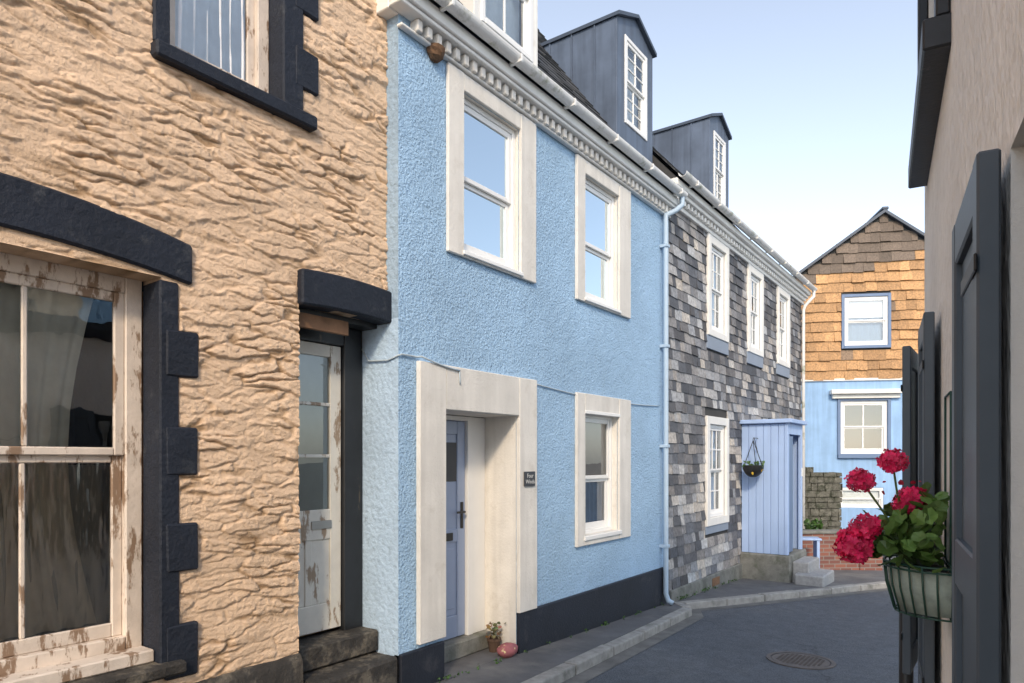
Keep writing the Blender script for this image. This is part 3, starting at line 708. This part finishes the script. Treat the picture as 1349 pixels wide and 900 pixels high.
leafcloud('foliage',[(.29+U(-.16,.16),py0-.26+U(-.14,.14),1.66+U(-.03,.05)) for _ in range(50)],HB,.024,gpal)
leafcloud('yellow_flowers',[(.29+U(-.05,.2),py0-.28+U(-.17,.1),1.53+U(-.05,.05)) for _ in range(11)],HB,.022,lambda:(.75,.5,.05))

# ------------------------------------------------------------ low walls at the end
boxes('brick_wall',[(0.0,1.15,-.12,.12,-.9,.34)],'brick').location=(.45,13.65,0)
bpy.data.objects['brick_wall'].rotation_euler=(0,0,math.radians(40))
o=boxes('coping',[(-.03,1.18,-.15,.15,.341,.40)],'wetstone',bpy.data.objects['brick_wall'],.015)
o=boxes('brick_pier',[(1.152,1.6,-.14,.14,-.9,.12)],'brick',bpy.data.objects['brick_wall'],.01)
# random rubble garden wall built of individual stones
GW=empty('stone_wall',(-.05,17.05,0),(0,0,math.radians(37)))
boxes('core',[(-1.2,.60,-.17,.17,-1,1.44)],'oldstone',GW,0)
sb=[];z=-1.0
while z<1.5:
    hh=U(.10,.19); x=-1.25
    top=1.58 if True else 0
    while x<.62:
        ww=U(.14,.34)
        if not (z>1.42 and x>-.15): sb.append((x+.006,min(x+ww,.64)-.006,-.20-U(0,.03),.20,z+.006,z+hh-.006))
        x+=ww
    z+=hh
boxes('stones',sb,'oldstone',GW,.02,jit=.008)
BN=empty('painted_bench',(.62,13.05,0),(0,0,math.radians(25)))
boxes('seat',[(-.2,.35,-.16,.16,.30,.335)],'porch',BN,.006); boxes('legs',[(-.17,-.12,-.14,.14,-.5,.30),(.27,.32,-.14,.14,-.5,.30)],'porch',BN,.006)
leafcloud('shrub',[(.45+U(-.15,.15),15.0+U(-.15,.15),.2+abs(U(0,.3))) for _ in range(120)],None,.04,gpal)
leafcloud('shrub',[(2.5+U(-.5,.5),18.9+U(-.4,.4),-.1+abs(U(0,.9))) for _ in range(700)],None,.06,gpal)
wp=[]
for _ in range(26):
    y=U(3.7,8.6); cx,cy=(U(.035,.05),y)
    for _ in range(int(U(3,9))): wp.append((cx+U(0,.03),cy+U(-.04,.04),P(cy)+U(.0,.035)))
for _ in range(22):
    y=U(8.7,11.5)
    for _ in range(int(U(4,10))): wp.append((.06+U(0,.04),y+U(-.05,.05),P(y)+U(.0,.05)))
leafcloud('wall_foot_weeds',wp,None,.011,gpal,n=5)

# ------------------------------------------------------------ end house
ang=math.atan2(-.8926,.4509)
EH=empty('tile_hung_house',(-1.06,20.66,0),(0,0,ang))
ua,ub=-.84,5.16; um=2.16; zap=8.62; ke=.72; zea=zap-ke*3.0
eops=[(1.12,2.26,4.95,6.32,.1),(1.02,2.26,1.90,3.40,.12),(1.0,2.16,.38,.95,.1)]
ebl=mat('sky_blue_render',(.30,.48,.74),.8,.12,2,.5,50,.006,streak=.12)
wall('front_wall',0,ua,ub,-1.5,4.0,eops[1:],ebl,EH)
wall('upper_wall',0,ua,ub,4.0,zea,eops[:1],'backing',EH)
mobj('gable_wall',[(0,ua,zea),(0,ub,zea),(0,um,zap)],[(0,1,2)],'backing',EH)
def rg(v):
    z=4.0+v
    if z<zea: return (0,ub-ua)
    hw=(zap-z)/ke; return (um-ua-hw,um-ua+hw)
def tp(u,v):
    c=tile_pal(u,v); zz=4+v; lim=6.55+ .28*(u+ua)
    if zz>lim+U(-.25,.25): b=U(.8,1.3); return (.15*b,.115*b,.09*b)  # shadow across the upper gable put into the tile colours along a diagonal
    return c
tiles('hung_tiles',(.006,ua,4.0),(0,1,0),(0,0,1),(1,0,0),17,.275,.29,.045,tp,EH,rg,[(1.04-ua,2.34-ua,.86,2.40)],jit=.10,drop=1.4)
boxes('upper_window_surround',[(.002,.07,1.04,1.12,4.87,6.40),(.002,.07,2.26,2.34,4.87,6.40),(.002,.068,1.12,2.26,6.32,6.40),(.002,.09,1.12,2.26,4.87,4.95)],'trimblue',EH,.004)
window(EH,.03,1.12,2.26,4.95,6.32,fw=.06,sw=.05,mg='glassdim',name='upper_window')
curtain(EH,-.12,1.18,2.2,5.0,6.3,'bluecurtain',6,.015)
boxes('blind',[(-.08,-.075,1.18,2.2,5.75,6.3)],'curtain',EH,0)
boxes('window_hood',[(0.0,.25,.72,2.62,3.58,3.70),(0,.12,.78,2.56,3.46,3.579)],'white',EH,.01)
boxes('string_band',[(0,.06,ua,ub,3.96,4.03)],'white',EH,.01)
boxes('lower_window_surround',[(.002,.05,.94,1.02,1.82,3.455),(.002,.05,2.26,2.34,1.82,3.455),(.002,.048,1.02,2.26,3.40,3.455),(.002,.10,.94,2.34,1.78,1.899)],'trimblue',EH,.004)
window(EH,-.02,1.02,2.26,1.90,3.40,fw=.08,sw=.05,tc=2,bc=2,tr=1,br=1,mg='glassdim',bw=.04,name='lower_window')
window(EH,-.02,1.0,2.16,.38,.95,fw=.05,sw=.04,tc=1,bc=1,mg='glassdim',name='basement_window',rz=.62)
boxes('basement_blind',[(-.13,-.12,1.0,2.16,.4,.93)],'curtain',EH,0)
boxes('alarm_box',[(.0,.08,2.75,2.95,3.5,3.62)],'white',EH)
for s in (-1,1):
    a=Vector((0,um,zap)); e1=Vector((0,um+s*3.25,zap-ke*3.25))
    v=[]
    for X in (.14,-7.0):
        for p in (a,e1): v+=[(X,p.y,p.z+.02),(X,p.y,p.z+.11)]
    mobj('roof',v,[(0,2,3,1),(4,5,7,6),(1,3,7,5),(0,4,6,2),(2,6,7,3)],'leaddark',EH)
mobj('other_walls',[(0,ua,-1.5),(-6.8,ua,-1.5),(-6.8,ua,zea),(0,ua,zea),(0,ub,-1.5),(-6.8,ub,-1.5),(-6.8,ub,zea),(0,ub,zea),(-6.8,um,zap)],[(0,3,2,1),(4,5,6,7),(1,2,8,6,5)],ebl,EH)
boxes('ridge_tiles',[(-7,.16,um-.09,um+.09,zap+.09,zap+.17)],'leaddark',EH,.02)

# ------------------------------------------------------------ right house   (local +X = outward, Y = -v)
ra=math.radians(187.53)
RH=empty('cream_rendered_house',(3.84,0,0),(0,0,ra))
rops=[(-1.40,-.25,.85,2.26,.28),(-3.56,-2.55,3.10,4.35,.12),(-3.50,-3.22,.9,2.25,.12)]
ZR=4.75
wall('front_wall',0,-3.88,3.5,-.4,ZR,rops,'cream',RH,mrev=mat('reveal_render',(.80,.76,.70),.85,.1,2,.6,60,.004))
mobj('other_walls',[(0,-3.88,-.4),(-5,-3.88,-.4),(-5,-3.88,ZR),(0,-3.88,ZR),(0,3.5,-.4),(-5,3.5,-.4),(-5,3.5,ZR),(0,3.5,ZR),(-2.5,-3.88,ZR+1.5),(-2.5,3.5,ZR+1.5)],[(0,3,8,2,1),(4,5,6,9,7),(1,2,6,5)],'cream',RH)
mobj('roof',[(.15,-4,ZR-.05),(.15,3.6,ZR-.05),(-2.5,3.6,ZR+1.55),(-2.5,-4,ZR+1.55),(-5.15,-4,ZR-.05),(-5.15,3.6,ZR-.05)],[(0,3,2,1),(3,4,5,2)],'leaddark',RH)
window(RH,-.20,-1.40,-.25,.85,2.26,mf='dkpaint',mg='glassdim',name='near_window')
window(RH,-.05,-3.56,-2.55,3.10,4.35,mf='dkpaint',mg='glass',name='upper_window')
window(RH,-.05,-3.50,-3.22,.9,2.25,mf='dkpaint',mg='glassdim',name='lower_window')
boxes('upper_window_sill',[(-.05,.075,-3.68,-2.46,3.0,3.098)],'blackwood',RH,.006)
boxes('upper_window_surround',[(.001,.04,-3.64,-3.56,3.10,4.45),(.001,.04,-2.55,-2.47,3.10,4.45),(.001,.04,-3.56,-2.55,4.35,4.45)],'blackwood',RH,.006)
def shutter(nm,hinge_v,w,x0,ang,z0,z1,m):
    e=empty(nm,(x0,-hinge_v,0),(0,0,ang)); e.parent=RH
    t=.034
    Ls=[(0,t,-.06,0,z0,z1),(0,t,-w,-w+.06,z0,z1)]
    for a,b in ((z0,z0+.1),(z1-.09,z1),((z0+z1)/2-.05,(z0+z1)/2+.05)): Ls.append((0,t-.001,-w+.06,-.06,a,b))
    Ls.append((.008,t-.014,-w+.06,-.06,z0+.1,z1-.09))
    boxes('panel',Ls,m,e,.004)
    boxes('hinges',[(t,t+.005,-.2,.01,z,z+.03) for z in (z0+.15,z1-.2)],'iron',e,.002)
    return e
shutter('window_shutter_near',1.385,.45,.014,0,.80,2.26,'greypaint')
shutter('window_shutter_mid',2.84,.40,.02,0,.80,2.27,'greypaint')
shutter('window_shutter_far',3.50,.34,.07,math.radians(-8),.80,2.25,'greypaint')

# flower basket
FB=empty('flower_basket',(3.84,0,0),(0,0,ra))
vb=2.53
def ring(z,r0,hw,n=14):
    return [(r0*math.sin(math.pi*k/n)+.004,-vb+hw*math.cos(math.pi*k/n),z) for k in range(n+1)]
paths=[ring(z,r,h)+[ring(z,r,h)[0]] for z,r,h in ((1.43,.175,.17),(1.415,.175,.17),(1.275,.145,.14))]
for k in range(15):
    p=[]
    for z,r,h in ((1.43,.175,.17),(1.36,.168,.163),(1.275,.145,.14)):
        p.append(ring(z,r,h)[k])
    paths.append(p)
for k in (2,4,7,10,12): paths.append([ring(1.275,.145,.14)[k],(.01,-vb,1.265)])
tube('wire_frame',paths,.0032,'wire',FB,5)
vs=[];fs=[]
for z,r,h in ((1.42,.166,.16),(1.35,.158,.153),(1.28,.136,.13)): vs+=[(x,y,z+U(-.004,.004)) for x,y,_ in ring(z,r,h,14)]
for j in range(2):
    for k in range(14): fs.append((j*15+k,j*15+k+1,(j+1)*15+k+1,(j+1)*15+k))
fs.append(tuple(range(30,45))); mobj('liner',vs,fs,'liner',FB,smooth=True)
vs=[(x,y,1.40) for x,y,_ in ring(1.4,.16,.155)]; mobj('soil',vs,[tuple(range(15))],'ground',FB)
tube('wall_hooks',[[(.004,-vb-.1,1.43),(.004,-vb-.1,1.95)],[(.004,-vb+.1,1.43),(.004,-vb+.1,1.95)],[(.004,-vb+.1,1.95),(.004,-vb-.1,1.95)]],.0035,'wire',FB,5)
heads=[(.155,2.487,1.745,.040),(.242,2.44,1.683,.040),(.105,2.514,1.616,.050),(.229,2.446,1.535,.044),(.262,2.425,1.47,.052),(.275,2.47,1.50,.034)]
base=Vector((.09,-vb,1.42))
st=[]
vs=[];fs=[];cs=[]
for (x,v,z,r) in heads:
    c=Vector((x,-v,z)); mid=base.lerp(c,.5)+Vector((U(-.01,.02),U(-.01,.01),.03))
    st.append([base.lerp(mid,i/4) for i in range(4)]+[mid.lerp(c,i/4) for i in range(5)])
    for i in range(95):
        t=math.acos(1-2*(i+.5)/95); ph=i*2.39996
        d=Vector((math.sin(t)*math.cos(ph),math.sin(t)*math.sin(ph),math.cos(t)))
        p=c+Vector((d.x,d.y,d.z*.85))*r*U(.74,1.1)
        nn=(d+Vector((U(-.5,.5),U(-.5,.5),U(-.5,.5)))).normalized(); a=nn.orthogonal().normalized(); b=nn.cross(a); s=r*.30*U(.8,1.2)
        k=U(.7,1.2); cc=(.80*k,.012*k+.012*R(),.12*k)
        ph0=U(0,6)
        for q in range(5):
            t0=ph0+q*2*math.pi/5; bI=len(vs)
            e1=a*math.cos(t0)+b*math.sin(t0); e2=nn.cross(e1)
            vs+=[p-nn*s*.25,p+e1*s*.6+e2*s*.38,p+e1*s*1.05+nn*s*.1,p+e1*s*.6-e2*s*.38]
            fs.append((bI,bI+1,bI+2,bI+3)); cs.append(cc)
o=mobj('geranium_blooms',vs,fs,'petal',FB)
ca=o.data.color_attributes.new('Col','FLOAT_COLOR','CORNER')
for q,c in zip(o.data.polygons,cs):
    for li in q.loop_indices: ca.data[li].color=(min(1,c[0]),c[1],c[2],1)
tube('stems',st,.0035,mat('green_stem',(.10,.16,.05),.6),FB,5)
pts=[]
for _ in range(180):
    th=U(0,math.pi); rr=U(.2,1); 
    pts.append((.02+.22*rr*math.sin(th)*1.0,-vb+.17*rr*math.cos(th),1.43+U(-.01,.22)*(1.15-rr*.5)))
leafcloud('leaves',pts,FB,.026,gpal2,n=12,cup=.25,up=.7)
leafcloud('buds',[(.12+U(-.1,.13),-vb+U(-.1,.1),1.6+U(0,.1)) for _ in range(12)],FB,.008,lambda:(.5,.02,.06))

e=empty('iron_post',(3.275,3.64,0))
tube('post',[[(0,0,-.1),(0,0,1.32)]],.03,'iron',e,16)
tube('cap',[[(0,0,1.32),(0,0,1.34),(0,0,1.37),(0,0,1.39)]],[.036,.04,.03,.008],'iron',e,16)

# painted stone and pot
vs=[];fs=[];n=20;mm=12
for j in range(mm+1):
    a=math.pi*j/mm
    for k in range(n):
        t=2*math.pi*k/n; d=Vector((math.sin(a)*math.cos(t),math.sin(a)*math.sin(t),math.cos(a)))
        s=1+.12*noise.noise(d*1.7); vs.append((d.x*.08*s,d.y*.12*s,d.z*.065*s))
for j in range(mm):
    for k in range(n): fs.append((j*n+k,j*n+(k+1)%n,(j+1)*n+(k+1)%n,(j+1)*n+k))
o=mobj('painted_stone',vs,fs,mat('pink_painted_stone',(.34,.11,.12),.7,.2,20,.3,40,.003,c2=(.7,.6,.3),c2s=26,c2t=(.6,.63)),smooth=True); o.location=(.0,4.98,.025)
e=empty('plant_pot',(-.17,5.0,-.02))
vs=[];fs=[]
for r,z in ((.045,0),(.06,.10),(.068,.10),(.068,.125),(.055,.125),(.05,.09)):
    for k in range(16):
        t=2*math.pi*k/16; vs.append((r*math.cos(t),r*math.sin(t),z))
for j in range(5):
    for k in range(16): fs.append((j*16+k,j*16+(k+1)%16,(j+1)*16+(k+1)%16,(j+1)*16+k))
fs.append(tuple(range(80,96)))
mobj('pot',vs,fs,'terra',e,smooth=False)
leafcloud('succulent',[(U(-.07,.07),U(-.08,.08),.14+U(0,.12)) for _ in range(60)],e,.018,lambda:(U(.12,.3),U(.12,.2),U(.05,.1)))

# ------------------------------------------------------------ light, sky, camera
to_sun=Vector((.50,-.80,0)).normalized(); el=math.radians(33)
d=Vector((to_sun.x*math.cos(el),to_sun.y*math.cos(el),math.sin(el)))
sl_=bpy.data.lights.new('sun','SUN'); sl_.energy=2.5; sl_.angle=math.radians(6); sl_.color=(1,.80,.56)
so=bpy.data.objects.new('sun',sl_); col.objects.link(so); so.rotation_euler=d.to_track_quat('Z','Y').to_euler()
w=bpy.data.worlds.new('World'); scene.world=w; w.use_nodes=True; nt=w.node_tree
bg=nt.nodes['Background']; sk=nt.nodes.new('ShaderNodeTexSky'); sk.sky_type='NISHITA'; sk.sun_disc=False
sk.sun_elevation=el; sk.sun_rotation=math.atan2(d.x,d.y); sk.air_density=1.0; sk.dust_density=1.0; sk.ozone_density=1.0
hs=nt.nodes.new('ShaderNodeHueSaturation'); hs.inputs['Saturation'].default_value=.60; hs.inputs['Value'].default_value=2.05
nt.links.new(sk.outputs[0],hs.inputs['Color']); nt.links.new(hs.outputs[0],bg.inputs[0]); bg.inputs[1].default_value=.15
cd=bpy.data.cameras.new('camera'); cd.lens=24; cd.sensor_width=36; cd.shift_y=155/1349; cd.clip_start=.05; cd.clip_end=2000
co=bpy.data.objects.new('camera',cd); col.objects.link(co); co.location=(3.65,0,1.75); co.rotation_euler=(math.pi/2,0,math.atan(650.5/899.3))
scene.camera=co
scene.view_settings.view_transform='Standard'; scene.view_settings.look='None'; scene.view_settings.exposure=0
